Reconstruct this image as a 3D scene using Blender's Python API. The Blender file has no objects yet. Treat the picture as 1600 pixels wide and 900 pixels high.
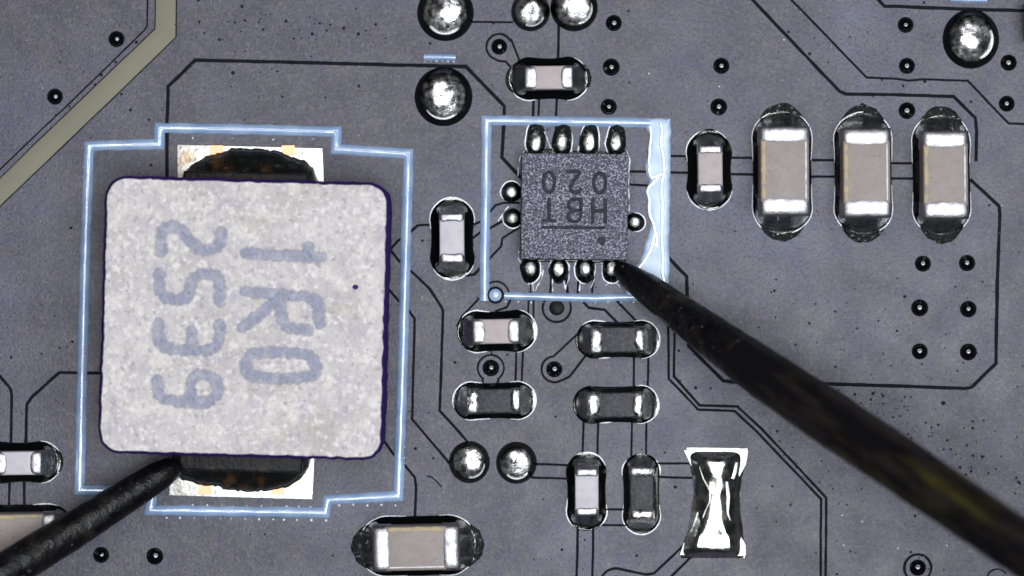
import bpy, bmesh, math, random
from mathutils import Vector, noise, Matrix
from mathutils.geometry import tessellate_polygon

# ------------------------------------------------------------------ camera, world, light, exposure
# one Blender unit is one millimetre; one photograph pixel is 0.01 mm on the board (z = 0)
D = 70.0                                   # lens to board distance
sc = bpy.context.scene
sc.unit_settings.system = 'METRIC'
sc.unit_settings.scale_length = 0.001
COL = sc.collection

cam_data = bpy.data.cameras.new('microscope_camera')
cam = bpy.data.objects.new('microscope_camera', cam_data)
COL.objects.link(cam)
cam.location = (0, 0, D)
cam_data.sensor_width = 36.0
cam_data.lens = 36.0 * D / 16.0
cam_data.clip_start = 1.0
cam_data.clip_end = 500.0
cam_data.dof.use_dof = True
cam_data.dof.focus_distance = D - 0.5
sc.camera = cam
APERTURE = 1.7                             # pupil diameter in mm
cam_data.dof.aperture_fstop = (cam_data.lens * 1e-3) / APERTURE

world = bpy.data.worlds.new('World')
sc.world = world
world.use_nodes = True
world.node_tree.nodes['Background'].inputs['Color'].default_value = (0.016, 0.017, 0.021, 1)
world.node_tree.nodes['Background'].inputs['Strength'].default_value = 1.0

# the microscope's LED ring, seen mirrored in every via and solder bead
N_LED = 16
for k in range(N_LED):
    a = 2 * math.pi * k / N_LED
    ld = bpy.data.lights.new('ring_led', 'AREA')
    ld.shape = 'DISK'
    ld.size = 8.0
    ld.energy = 2500.0
    # the diodes toward the lower right of the picture are a little colder
    cold = 0.5 + 0.5 * math.cos(a + math.radians(40))
    ld.color = (1.0 - 0.22 * cold, 0.96 - 0.06 * cold, 0.97 + 0.03 * cold)
    lo = bpy.data.objects.new('ring_led', ld)
    COL.objects.link(lo)
    lo.location = (24 * math.cos(a) + 9.0, 24 * math.sin(a) + 5.0, 62)
    lo.rotation_euler = (-lo.location).to_track_quat('-Z', 'Y').to_euler()
# light coming down through the objective
ld = bpy.data.lights.new('coaxial_lamp', 'AREA')
ld.shape = 'DISK'
ld.size = 40.0
ld.energy = 56000.0
ld.color = (0.93, 0.96, 1.0)
lo = bpy.data.objects.new('coaxial_lamp', ld)
COL.objects.link(lo)
lo.location = (15, -9, 96)

sc.view_settings.view_transform = 'Standard'
sc.view_settings.look = 'None'
sc.view_settings.gamma = 1.0
sc.view_settings.exposure = 0.0
sc.view_settings.use_curve_mapping = False
sc.render.engine = 'CYCLES'
sc.cycles.use_denoising = True
sc.cycles.max_bounces = 6
sc.cycles.caustics_reflective = False
sc.cycles.caustics_refractive = False

rng = random.Random(11)


# ------------------------------------------------------------------ materials
def mat(name, base, rough=0.5, metal=0.0, spec=0.5, coat=0.0, coat_rough=0.1,
        col=(), bumps=(), rough_noise=None, coat_tint=None):
    """col: (colour, noise scale, detail, lo, hi) layers mixed over the base;
    bumps: (kind, scale, distance, strength)."""
    m = bpy.data.materials.new(name)
    m.use_nodes = True
    nt = m.node_tree
    p = nt.nodes['Principled BSDF']
    p.inputs['Base Color'].default_value = (*base, 1)
    p.inputs['Roughness'].default_value = rough
    p.inputs['Metallic'].default_value = metal
    p.inputs['Specular IOR Level'].default_value = spec
    p.inputs['Coat Weight'].default_value = coat
    p.inputs['Coat Roughness'].default_value = coat_rough
    if coat_tint:
        p.inputs['Coat Tint'].default_value = (*coat_tint, 1)
    geo = nt.nodes.new('ShaderNodeNewGeometry')
    last = None
    for i, (c, scale, detail, lo, hi) in enumerate(col):
        n = nt.nodes.new('ShaderNodeTexNoise')
        n.inputs['Scale'].default_value = scale
        n.inputs['Detail'].default_value = detail
        mp = nt.nodes.new('ShaderNodeMapping')
        mp.inputs['Location'].default_value = (3.7 * i + 1.3, 5.1 * i, 2.2 * i)
        nt.links.new(geo.outputs['Position'], mp.inputs['Vector'])
        nt.links.new(mp.outputs['Vector'], n.inputs['Vector'])
        r = nt.nodes.new('ShaderNodeMapRange')
        r.inputs['From Min'].default_value = lo
        r.inputs['From Max'].default_value = hi
        nt.links.new(n.outputs['Fac'], r.inputs['Value'])
        mx = nt.nodes.new('ShaderNodeMix')
        mx.data_type = 'RGBA'
        nt.links.new(r.outputs['Result'], mx.inputs['Factor'])
        if last is None:
            mx.inputs['A'].default_value = (*base, 1)
        else:
            nt.links.new(last, mx.inputs['A'])
        mx.inputs['B'].default_value = (*c, 1)
        last = mx.outputs['Result']
    if last is not None:
        nt.links.new(last, p.inputs['Base Color'])
    if rough_noise:
        scale, lo, hi = rough_noise
        n = nt.nodes.new('ShaderNodeTexNoise')
        n.inputs['Scale'].default_value = scale
        n.inputs['Detail'].default_value = 3
        nt.links.new(geo.outputs['Position'], n.inputs['Vector'])
        r = nt.nodes.new('ShaderNodeMapRange')
        r.inputs['From Min'].default_value = 0.3
        r.inputs['From Max'].default_value = 0.7
        r.inputs['To Min'].default_value = lo
        r.inputs['To Max'].default_value = hi
        nt.links.new(n.outputs['Fac'], r.inputs['Value'])
        nt.links.new(r.outputs['Result'], p.inputs['Roughness'])
    prev = None
    for kind, scale, dist, strength in bumps:
        if kind == 'voronoi':
            n = nt.nodes.new('ShaderNodeTexVoronoi')
            out = n.outputs['Distance']
        else:
            n = nt.nodes.new('ShaderNodeTexNoise')
            n.inputs['Detail'].default_value = 4
            out = n.outputs['Fac']
        n.inputs['Scale'].default_value = scale
        nt.links.new(geo.outputs['Position'], n.inputs['Vector'])
        b = nt.nodes.new('ShaderNodeBump')
        b.inputs['Distance'].default_value = dist
        b.inputs['Strength'].default_value = strength
        nt.links.new(out, b.inputs['Height'])
        if prev is not None:
            nt.links.new(prev, b.inputs['Normal'])
        prev = b.outputs['Normal']
    if prev is not None:
        nt.links.new(prev, p.inputs['Normal'])
    return m


M = {}
M['board'] = mat('solder_mask_over_copper', (0.037, 0.034, 0.052), 0.40, spec=0.34,
                 col=[((0.054, 0.046, 0.058), 1.1, 3, 0.42, 0.68), ((0.025, 0.026, 0.053), 2.3, 3, 0.45, 0.75),
                      ((0.070, 0.078, 0.125), 0.33, 3, 0.48, 0.72),  # broad bluish layer: cold lamp sheen painted into the board colour
                      ((0.078, 0.064, 0.070), 5, 4, 0.50, 0.72), ((0.044, 0.048, 0.088), 8, 4, 0.50, 0.72),
                      ((0.090, 0.080, 0.096), 14, 4, 0.50, 0.70), ((0.018, 0.017, 0.027), 26, 3, 0.50, 0.70)],
                 rough_noise=(1.6, 0.37, 0.47), bumps=[('noise', 24, 0.010, 0.55), ('noise', 4, 0.010, 0.2)])
M['gap'] = mat('solder_mask_over_laminate', (0.006, 0.006, 0.009), 0.6, spec=0.06)
M['laminate'] = mat('olive_bare_laminate', (0.165, 0.155, 0.112), 0.6, spec=0.3,
                    col=[((0.19, 0.175, 0.125), 0.9, 3, 0.4, 0.7)], bumps=[('noise', 12, 0.008, 0.3)])
M['via'] = mat('plugged_via_gloss', (0.002, 0.002, 0.003), 0.09, spec=0.8)
M['via_dull'] = mat('plugged_via_dull', (0.003, 0.003, 0.004), 0.4, spec=0.10)
M['silk'] = mat('silkscreen_ink', (0.22, 0.32, 0.50), 0.5, spec=0.3, coat=1.0, coat_rough=0.13,
                col=[((0.30, 0.40, 0.55), 3.0, 3, 0.4, 0.65)], bumps=[('noise', 6, 0.02, 0.15)])
M['silk'].node_tree.nodes['Principled BSDF'].inputs['Coat IOR'].default_value = 1.75
M['silk_flat'] = mat('silkscreen_fill', (0.36, 0.47, 0.62), 0.5, spec=0.3, coat=0.35, coat_rough=0.2,
                     col=[((0.47, 0.57, 0.70), 4.0, 4, 0.42, 0.66), ((0.24, 0.33, 0.47), 2.2, 3, 0.55, 0.75)], bumps=[('noise', 5, 0.03, 0.3)])
M['ink_gloss'] = mat('glossy_ink_edge', (0.55, 0.64, 0.76), 0.4, spec=0.5, coat=1.0, coat_rough=0.15)
M['ink_gloss'].node_tree.nodes['Principled BSDF'].inputs['Coat IOR'].default_value = 1.8
M['ink_dot'] = mat('silkscreen_droplet', (0.65, 0.7, 0.78), 0.3, spec=0.6)
M['speck'] = mat('dark_dust', (0.006, 0.006, 0.008), 0.7, spec=0.2)
M['grit'] = mat('pale_dust', (0.55, 0.55, 0.58), 0.5)
M['solder'] = mat('frosted_solder', (0.62, 0.61, 0.60), 0.3, metal=1.0,
                  col=[((0.22, 0.22, 0.20), 11, 5, 0.54, 0.70)], rough_noise=(10, 0.18, 0.46),
                  bumps=[('noise', 30, 0.014, 0.25), ('noise', 5, 0.06, 0.35)], coat=1.0, coat_rough=0.03)
M['solder_pin'] = mat('frosted_pin_solder', (0.54, 0.54, 0.52), 0.40, metal=1.0,
                      col=[((0.15, 0.15, 0.13), 7, 4, 0.50, 0.64)], bumps=[('noise', 7, 0.05, 0.5)], coat=1.0, coat_rough=0.03)
M['tab'] = mat('slope_shaded_tab', (0.010, 0.009, 0.009), 0.5, spec=0.2,  # shade of the sloping bend painted into the tab colour
               col=[((0.04, 0.028, 0.022), 4, 4, 0.52, 0.72)], bumps=[('noise', 14, 0.03, 0.6)])
M['solder_smooth'] = mat('bright_solder', (0.62, 0.61, 0.57), 0.12, metal=1.0,
                         rough_noise=(6, 0.14, 0.34), bumps=[('noise', 7, 0.03, 0.22)])
M['solder_dark'] = mat('flux_covered_solder', (0.36, 0.37, 0.34), 0.25, metal=1.0, coat=0.5, coat_rough=0.05,
                       rough_noise=(8, 0.18, 0.42), bumps=[('noise', 8, 0.04, 0.45)])
M['tin'] = mat('matte_tin', (0.46, 0.445, 0.45), 0.47, metal=1.0,
               col=[((0.27, 0.26, 0.29), 9, 5, 0.44, 0.70)], bumps=[('noise', 30, 0.012, 0.4)])
M['pad'] = mat('tinned_pad', (0.80, 0.79, 0.74), 0.45, metal=1.0,
               col=[((0.60, 0.45, 0.28), 2.2, 3, 0.58, 0.72), ((0.25, 0.25, 0.22), 7, 5, 0.58, 0.72)], bumps=[('noise', 8, 0.03, 0.4)])
M['solder_brown'] = mat('brown_reflection_solder', (0.030, 0.030, 0.028), 0.25, metal=0.8, coat=0.7, coat_rough=0.05,  # dark slope and brown-orange reflections painted into the solder colour
                        col=[((0.22, 0.11, 0.05), 2.6, 3, 0.58, 0.70)], rough_noise=(8, 0.12, 0.4), bumps=[('noise', 9, 0.06, 0.55)])
M['copper'] = mat('bare_copper_patch', (0.52, 0.33, 0.20), 0.5, metal=1.0)
M['flux'] = mat('dried_flux', (0.002, 0.0025, 0.0025), 0.10, spec=0.35, bumps=[('noise', 10, 0.02, 0.3)])
M['flux_glint'] = mat('flux_rim_glint', (0.72, 0.75, 0.78), 0.18, spec=0.8, coat=0.8, coat_rough=0.05,  # flux edge, its white glint painted as a pale base colour
                      bumps=[('noise', 14, 0.02, 0.4)])
M['residue'] = mat('green_black_residue', (0.004, 0.007, 0.006), 0.35, spec=0.20,
                   col=[((0.16, 0.18, 0.20), 17, 5, 0.60, 0.70)], bumps=[('noise', 24, 0.05, 0.9)])
M['ceramic'] = mat('beige_ceramic', (0.225, 0.188, 0.170), 0.5, spec=0.35,
                   col=[((0.25, 0.215, 0.20), 6, 3, 0.4, 0.7), ((0.15, 0.12, 0.11), 18, 3, 0.58, 0.8)],
                   bumps=[('noise', 30, 0.008, 0.4)])
M['edge_lit_gold'] = mat('golden_lit_edge', (0.34, 0.26, 0.13), 0.45, spec=0.4, col=[((0.22, 0.18, 0.15), 9, 4, 0.45, 0.65)])  # gold of the lit side face, painted as a strip
M['edge_lit_pale'] = mat('pale_edge_highlight', (0.62, 0.60, 0.62), 0.4, spec=0.5, col=[((0.3, 0.27, 0.27), 7, 4, 0.5, 0.7)])  # highlight of the bevel, painted as a pale strip
M['ceramic_pink'] = mat('pale_pink_ceramic', (0.36, 0.305, 0.30), 0.5, spec=0.35,
                        col=[((0.31, 0.26, 0.255), 7, 3, 0.45, 0.7)], bumps=[('noise', 30, 0.006, 0.25)])
M['ceramic_white'] = mat('pale_lilac_ceramic', (0.46, 0.435, 0.46), 0.5, spec=0.35,
                         col=[((0.40, 0.375, 0.40), 6, 3, 0.45, 0.7)], bumps=[('noise', 30, 0.006, 0.25)])
M['glass_black'] = mat('resistor_overglaze', (0.018, 0.017, 0.021), 0.45, spec=0.28,
                       col=[((0.055, 0.055, 0.062), 20, 4, 0.50, 0.75)], bumps=[('noise', 20, 0.02, 0.7)])
M['ferrite'] = mat('pressed_powder_top', (0.50, 0.465, 0.46), 0.6, spec=0.3,
                   col=[((0.43, 0.39, 0.365), 0.75, 3, 0.50, 0.70), ((0.60, 0.565, 0.53), 2.6, 4, 0.47, 0.67),
                        ((0.41, 0.375, 0.42), 3.6, 4, 0.52, 0.72),
                        ((0.66, 0.63, 0.605), 12, 4, 0.52, 0.66), ((0.33, 0.29, 0.32), 10, 5, 0.57, 0.72)],
                   bumps=[('noise', 10, 0.06, 0.9), ('noise', 28, 0.02, 0.7)])
M['ferrite_side'] = mat('violet_fringe_side', (0.030, 0.012, 0.105), 0.7, spec=0.1,  # lens colour fringe and wall shade painted as dark violet
                        bumps=[('noise', 13, 0.03, 0.5)])
M['ink_print'] = mat('grey_blue_print', (0.29, 0.305, 0.395), 0.6, spec=0.3,
                     col=[((0.39, 0.39, 0.45), 6, 4, 0.46, 0.62), ((0.18, 0.18, 0.27), 14, 3, 0.62, 0.78)],
                     bumps=[('noise', 10, 0.06, 0.9), ('noise', 30, 0.014, 0.6)])
# the print wears thin toward its edges: bare powder shows through there
_nt = M['ink_print'].node_tree
_at = _nt.nodes.new('ShaderNodeAttribute')
_at.attribute_name = 'ink'
_nz = _nt.nodes.new('ShaderNodeTexNoise')
_nz.inputs['Scale'].default_value = 13
_nz.inputs['Detail'].default_value = 4
_ge = _nt.nodes.new('ShaderNodeNewGeometry')
_nt.links.new(_ge.outputs['Position'], _nz.inputs['Vector'])
_ad = _nt.nodes.new('ShaderNodeMath')
_ad.operation = 'MULTIPLY_ADD'
_ad.inputs[1].default_value = 2.6
_nt.links.new(_nz.outputs['Fac'], _ad.inputs[0])
_nt.links.new(_at.outputs['Fac'], _ad.inputs[2])
_mr = _nt.nodes.new('ShaderNodeMapRange')
_mr.inputs['From Min'].default_value = 1.30
_mr.inputs['From Max'].default_value = 2.45
_mr.inputs['To Max'].default_value = 0.92
_nt.links.new(_ad.outputs[0], _mr.inputs['Value'])
_nt.links.new(_mr.outputs['Result'], _nt.nodes['Principled BSDF'].inputs['Alpha'])
M['epoxy'] = mat('grainy_moulding', (0.085, 0.085, 0.11), 0.5, spec=0.35,
                 col=[((0.30, 0.30, 0.37), 32, 2, 0.49, 0.60), ((0.014, 0.014, 0.024), 36, 2, 0.50, 0.60)],
                 bumps=[('noise', 32, 0.03, 0.8)])
M['epoxy_side'] = mat('moulding_side', (0.012, 0.012, 0.016), 0.4, spec=0.3)
M['laser'] = mat('laser_mark', (0.016, 0.016, 0.024), 0.6, spec=0.15,
                 col=[((0.045, 0.045, 0.06), 26, 2, 0.52, 0.7)], bumps=[('noise', 27, 0.012, 0.5)])
M['probe'] = mat('scuffed_black_probe', (0.003, 0.0027, 0.0035), 0.34, spec=0.30,
                 col=[((0.014, 0.011, 0.008), 3, 4, 0.5, 0.7), ((0.12, 0.115, 0.12), 13, 6, 0.66, 0.76)],
                 rough_noise=(6, 0.20, 0.5), bumps=[('noise', 5, 0.08, 0.4), ('noise', 26, 0.02, 0.35)])
M['shaft'] = mat('olive_black_shaft', (0.004, 0.0035, 0.004), 0.38, metal=0.0, spec=0.22,
                 col=[((0.048, 0.042, 0.008), 1.0, 2, 0.50, 0.68), ((0.014, 0.011, 0.010), 2.1, 3, 0.48, 0.66)],
                 bumps=[('noise', 5, 0.04, 0.2)])
for _n in M['shaft'].node_tree.nodes:                      # reflected olive streak painted lengthwise into the shaft colour
    if _n.bl_idname == 'ShaderNodeMapping':
        _n.vector_type = 'TEXTURE'
        _n.inputs['Rotation'].default_value = (0, 0, math.radians(-34.2))
        _n.inputs['Scale'].default_value = (12.0, 0.5, 1.5)


# ------------------------------------------------------------------ helpers
def W(px, py, z=0.0):
    """The point at height z that stands under photograph pixel (px, py)."""
    s = (D - z) / D * 0.01
    return Vector(((px - 800) * s, (450 - py) * s, z))


def mesh_obj(name, verts, faces, m, parent=None, smooth=True, kind=None):
    me = bpy.data.meshes.new(name)
    me.from_pydata([tuple(v) for v in verts], [], faces)
    bm = bmesh.new()
    bm.from_mesh(me)
    bmesh.ops.recalc_face_normals(bm, faces=bm.faces)
    up = sum(f.normal.z * f.calc_area() for f in bm.faces)
    if up < 0:
        bmesh.ops.reverse_faces(bm, faces=bm.faces)
    bm.to_mesh(me)
    bm.free()
    if smooth:
        for p in me.polygons:
            p.use_smooth = True
    me.materials.append(m)
    o = bpy.data.objects.new(name, me)
    COL.objects.link(o)
    if parent is not None:
        o.parent = parent
    if kind:
        o['kind'] = kind
    return o


def tag(o, label, cat, group=None):
    o['label'] = label
    o['category'] = cat
    if group:
        o['group'] = group
    return o


def thing(name, label, cat, loc, rz=0.0, group=None):
    o = bpy.data.objects.new(name, None)
    o.empty_display_size = 0.2
    COL.objects.link(o)
    o.location = loc
    o.rotation_euler = (0, 0, rz)
    return tag(o, label, cat, group)


def resample(pts, step, closed=False):
    out = []
    n = len(pts)
    for i in range(n if closed else n - 1):
        a, b = Vector(pts[i]), Vector(pts[(i + 1) % n])
        k = max(1, int(round((b - a).length / step)))
        for j in range(k):
            out.append(a.lerp(b, j / k))
    if not closed:
        out.append(Vector(pts[-1]))
    return out


def sweep(pts, profile, closed=False, cap_round=False):
    """pts: 2-D vectors in mm; profile: (offset, z) list. Mitred. Returns verts, faces."""
    n = len(pts)
    verts, faces = [], []
    k = 0
    for i in range(n):
        p = Vector(pts[i])
        if closed:
            a, b = Vector(pts[i - 1]), Vector(pts[(i + 1) % n])
        else:
            a = Vector(pts[i - 1]) if i > 0 else p
            b = Vector(pts[i + 1]) if i < n - 1 else p
        d1 = (p - a).normalized() if (p - a).length > 1e-9 else None
        d2 = (b - p).normalized() if (b - p).length > 1e-9 else None
        if d1 is None:
            d1 = d2
        if d2 is None:
            d2 = d1
        t = d1 + d2
        t = t.normalized() if t.length > 1e-6 else d1
        nrm = Vector((-t.y, t.x))
        c = max(0.5, nrm.dot(Vector((-d1.y, d1.x))))
        sq = 1.0
        prof = profile(i, n) if callable(profile) else profile
        k = len(prof)
        for off, z in prof:
            q = p + nrm * (off / c * sq)
            verts.append((q.x, q.y, z))
    for i in range(n if closed else n - 1):
        j = (i + 1) % n
        for q in range(k - 1):
            faces.append((i * k + q, i * k + q + 1, j * k + q + 1, j * k + q))
    return verts, faces


def px2(pts):
    return [Vector(((x - 800) * 0.01, (450 - y) * 0.01)) for x, y in pts]


def arc(cx, cy, r, a0, a1, n=16, ry=None):
    """Pixel points; angles in degrees, clockwise on the picture from +x."""
    ry = ry or r
    return [(cx + r * math.cos(math.radians(a0 + (a1 - a0) * i / n)),
             cy + ry * math.sin(math.radians(a0 + (a1 - a0) * i / n))) for i in range(n + 1)]


def ring_field(outline, inner, prof, rings, z0=0.0, jitter=0.0, seed=0.0, cap=False, closed=True, fade=0):
    """Height field between two matching point rows; prof(u) with u=0 inside, 1 at the outline."""
    verts, faces = [], []
    n = len(outline)
    for r in range(rings + 1):
        u = 1 - r / rings
        for i in range(n):
            q = inner[i].lerp(outline[i], u)
            z = prof(u)
            if fade:
                z *= min(1.0, (i + 0.15) / fade, (n - 1 - i + 0.15) / fade)
            if jitter:
                z += jitter * noise.noise(Vector((q.x * 5 + seed, q.y * 5, seed))) * (1 - u * u)
            verts.append((q.x, q.y, z0 + max(z, 0.0)))
    for r in range(rings):
        for i in range(n if closed else n - 1):
            j = (i + 1) % n
            faces.append((r * n + i, r * n + j, (r + 1) * n + j, (r + 1) * n + i))
    if cap:
        faces.append(tuple(rings * n + i for i in range(n)))
    return verts, faces


def prism(poly, z0, z1, bevel, segs=3, draft=0.0):
    """Bevelled prism over a convex-ish 2-D polygon; returns a bmesh."""
    bm = bmesh.new()
    c = sum((Vector(p) for p in poly), Vector((0, 0))) / len(poly)
    lo, hi = [], []
    for p in poly:
        p = Vector(p)
        d = (p - c).normalized() * draft
        lo.append(bm.verts.new((p.x + d.x, p.y + d.y, z0)))
        hi.append(bm.verts.new((p.x, p.y, z1)))
    n = len(poly)
    top = bm.faces.new(hi)
    bm.faces.new(list(reversed(lo)))
    for i in range(n):
        j = (i + 1) % n
        bm.faces.new((lo[i], lo[j], hi[j], hi[i]))
    bmesh.ops.recalc_face_normals(bm, faces=bm.faces)
    if bevel:
        ed = [e for e in bm.edges if e.verts[0].co.z > z1 - 1e-6 and e.verts[1].co.z > z1 - 1e-6]
        bmesh.ops.bevel(bm, geom=ed, offset=bevel, segments=segs, profile=0.5, affect='EDGES', clamp_overlap=True)
    return bm


def bm_obj(name, bm, m, parent=None, smooth_angle=40, side=None, side_cut=0.5):
    bmesh.ops.recalc_face_normals(bm, faces=bm.faces)
    me = bpy.data.meshes.new(name)
    if side is not None:
        me.materials.append(m)
        me.materials.append(side)
        for f in bm.faces:
            f.material_index = 0 if f.normal.z > side_cut else 1
    else:
        me.materials.append(m)
    for f in bm.faces:
        f.smooth = True
    for e in bm.edges:
        e.smooth = e.calc_face_angle(0) < math.radians(smooth_angle)
    bm.to_mesh(me)
    bm.free()
    o = bpy.data.objects.new(name, me)
    COL.objects.link(o)
    if parent is not None:
        o.parent = parent
    return o


# ------------------------------------------------------------------ the board
bm = bmesh.new()
bmesh.ops.create_cube(bm, size=1.0, matrix=Matrix.Translation((0, 0, -0.6)) @ Matrix.Diagonal((34, 24, 1.2, 1)))
board = bm_obj('circuit_board', bm, M['board'])
board['kind'] = 'structure'
board['label'] = 'dark grey circuit board with traces, vias and blue-white printed outlines'

_layer = [0]


def trace(pts, w=6.0, m='gap', wob=0.5):
    """The dark edge of a copper trace: a low ridge of mask over bare laminate."""
    _layer[0] += 1
    z = 0.0030 + 0.00012 * _layer[0]
    p = resample(px2(pts), 0.10)
    s = rng.uniform(0, 99)
    hw = w * 0.0040

    def prof(i, n):
        k = hw * (1 + 0.22 * noise.noise(Vector((p[i].x * 6 + s, p[i].y * 6, s))))
        o = wob * 0.01 * noise.noise(Vector((p[i].x * 3 + s, p[i].y * 3, s + 7)))
        return [(-k + o, 0.0005), (-k * 0.55 + o, z + 0.004), (k * 0.55 + o, z + 0.004), (k + o, 0.0005)]
    v, f = sweep(p, prof)
    return mesh_obj('trace_edge', v, f, M[m], board)


T = trace
# upper left
T([(231, -30), (230, 40), (225, 48), (105, 165), (40, 226), (-40, 303)], 3.2)
T([(243, -30), (242, 45), (150, 133), (55, 224), (-40, 318)], 2.2)
T([(276, -30), (275, 58), (190, 141), (103, 224), (-40, 361)], 2.4)
# the wide olive strip
v, f = sweep(resample(px2([(259.5, -40), (258.5, 52), (79, 224), (-40, 339)]), 0.2),
             [(-0.155, 0.0008), (-0.14, 0.006), (0.14, 0.006), (0.155, 0.0008)])
mesh_obj('laminate_strip', v, f, M['laminate'], board)
T([(261, 290), (261, 190), (263, 135), (305, 94), (400, 96), (560, 100), (728, 104), (788, 166), (787, 200),
   (784, 246), (818, 282)], 7)
T([(735, 34), (802, 35)], 4)
T([(812, 96), (806, 80), (799, 62)] + arc(780, 73, 20, -30, -240, 18) + [(779, 95), (790, 96), (806, 112)], 4.5)
T([(873, 34), (872, 95)], 5)
for x in (834, 842, 870):
    T([(x + 0.5, 148), (x - 1, 182)], 5 if x != 842 else 4)
T([(869, 188), (868, 214)], 4)
# upper right
T([(1150, -28), (1176, 0), (1312, 143), (1322, 147), (1400, 148), (1490, 151), (1524, 184), (1526, 205), (1525, 252)], 6.5)
T([(1208, -30), (1237, 0), (1354, 121), (1400, 123), (1420, 126), (1440, 124), (1512, 126), (1576, 193), (1640, 195)], 4.5)
T([(1345, -30), (1382, 10), (1400, 10), (1500, 14), (1640, 18)], 7)
# between the capacitors on the right
for a, b in (((1040, 243), (1084, 245)), ((1136, 246), (1184, 247)), ((1040, 269), (1084, 270)), ((1136, 272), (1184, 273)),
             ((1264, 250), (1312, 250)), ((1264, 276), (1312, 276)), ((1390, 255), (1436, 255)), ((1390, 279), (1436, 279)),
             ((978, 268), (1012, 268)), ((978, 288), (1012, 290))):
    T([a, b], 5)
T([(1516, 280), (1561, 322), (1562, 335), (1558, 450), (1556, 568), (1518, 605), (1508, 607), (1400, 603), (1300, 600),
   (1150, 597), (1130, 595), (1076, 541), (1074, 470), (1073, 432), (1040, 398)], 7)
# around the small parts in the middle
T([(826, 466), (825, 505)], 4)
T([(834, 466), (833, 512)], 4)
T(arc(870, 481, 22, -55, 235, 26), 4.5)
T([(905, 466), (920, 481), (945, 484), (968, 508)], 5)
T([(964, 470), (998, 506)], 5)
T([(1044, 505), (1045, 592), (1091, 640), (1148, 642), (1180, 672), (1283, 780), (1282, 940)], 5)
T([(1054, 518), (1053, 588), (1093, 633), (1152, 635), (1190, 670), (1291, 778), (1290, 940)], 5)
T([(908, 517), (868, 554)] + arc(866, 577, 20, -95, -300, 18) + [(878, 594), (890, 588), (918, 552)], 4.5)
for x in (991, 1013):
    T([(x, 548), (x - 1, 612)], 4.5)
for x, x1 in ((912, 910), (935, 933), (988, 986), (1010, 1009)):
    T([(x, 655), (x1, 720)], 4.5)
T([(807, 545), (805, 608)], 4.5)
T([(817, 545), (815, 608)], 4.5)
T([(755, 604), (754, 594)] + arc(767, 575, 20.5, 125, 415, 26) + [(779, 596), (772, 603)], 4)
T([(767, 546), (768, 555)], 3)
T([(602, 446), (623, 470), (640, 487), (648, 498), (646, 575), (644, 655), (704, 726)], 5)
T([(636, 418), (672, 452), (690, 480), (692, 486), (690, 560), (687, 642), (716, 673), (732, 692)], 5.5)
T([(678, 351), (653, 352), (640, 363), (622, 376), (610, 390), (625, 410)], 5)
T([(732, 354), (757, 344)], 5)
T([(730, 379), (757, 358)], 5)
T([(726, 431), (741, 429), (757, 412)], 5)
T([(762, 336), (774, 321), (786, 317), (812, 317)], 4.5)
T([(758, 361), (788, 344), (812, 334)], 5)
T([(757, 412), (783, 385), (785, 372), (816, 352)], 4.5)
T(arc(775, 460, 20, -170, -10, 12), 3.5)
T([(749, 466), (722, 494), (714, 510)], 4.5)
T([(799, 466), (792, 480), (775, 486), (768, 496)], 4.5)
# left
T([(-30, 555), (0, 588), (16, 607), (18, 616), (17, 700)], 5.5)
T([(40, 700), (42, 632), (50, 620), (93, 582), (160, 583)], 6)
T([(15, 750), (14, 804)], 5)
T([(38, 750), (38, 804)], 5)
# bottom
T([(594, 680), (614, 709), (634, 729), (648, 746), (650, 762), (648, 818)], 5)
T([(836, 725), (892, 727)], 4.5)
T([(830, 746), (892, 748)], 4.5)
T([(940, 796), (980, 796)], 4.5)
T([(940, 820), (980, 821)], 4.5)
T([(1026, 724), (1086, 724)], 4.5)
T([(1026, 745), (1090, 747)], 4.5)
T([(903, 822), (900, 940)], 5)
T([(927, 822), (925, 940)], 5)
T(arc(962, 912, 24, 200, 290, 10) + [(985, 893), (1010, 898), (1022, 896), (1070, 850)], 5)
T([(1020, 932), (1050, 900), (1088, 862)], 5)
T(arc(1434, 887, 21, 0, 360, 30), 5)
T(arc(1558, 905, 16, 180, 330, 10), 3)

# vias
VIAS = [(182, 61), (86, 151), (780, 73), (959, 36), (955, 105), (951, 167), (1127, 103), (1123, 167), (1415, 39),
        (1417, 103), (1417, 173), (1576, 98), (1573, 162), (1442, 412), (1511, 411), (1437, 481), (1513, 483),
        (1437, 549), (1513, 550), (866, 577), (767, 575), (158, 867), (242, 869), (1434, 887), (962, 912)]


def dome_mesh(rx, ry, base_deg, rings=9, n=32, rim=0.0, jit=0.0, seed=0.0, flat=0.0):
    """Spherical-cap dome; rim adds a thin flat skirt outside; flat opens the crown."""
    verts, faces = [], []
    sb = math.sin(math.radians(base_deg))
    cb = math.cos(math.radians(base_deg))
    R = min(rx, ry) / sb
    rad = []
    if rim:
        rad.append((1.0 + rim / rx, 0.0015))
        rad.append((1.0, 0.004))
    for r in range(rings):
        t = math.radians(base_deg) * (1 - r / rings)
        rad.append((math.sin(t) / sb, 0.005 + R * (math.cos(t) - cb)))
    for k, z in rad:
        for i in range(n):
            a = 2 * math.pi * i / n
            x, y = rx * k * math.cos(a), ry * k * math.sin(a)
            j = 1 + jit * noise.noise(Vector((x * 3 + seed, y * 3, seed)))
            verts.append((x * j, y * j, z * (1 + jit * 1.5 * noise.noise(Vector((x * 4 + seed, y * 4, seed + 5))))))
    m = len(rad)
    verts.append((0, 0, 0.005 + R * (1 - cb)))
    for r in range(m - 1):
        for i in range(n):
            j = (i + 1) % n
            faces.append((r * n + i, r * n + j, (r + 1) * n + j, (r + 1) * n + i))
    for i in range(n):
        faces.append(((m - 1) * n + i, (m - 1) * n + (i + 1) % n, m * n))
    return verts, faces


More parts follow.
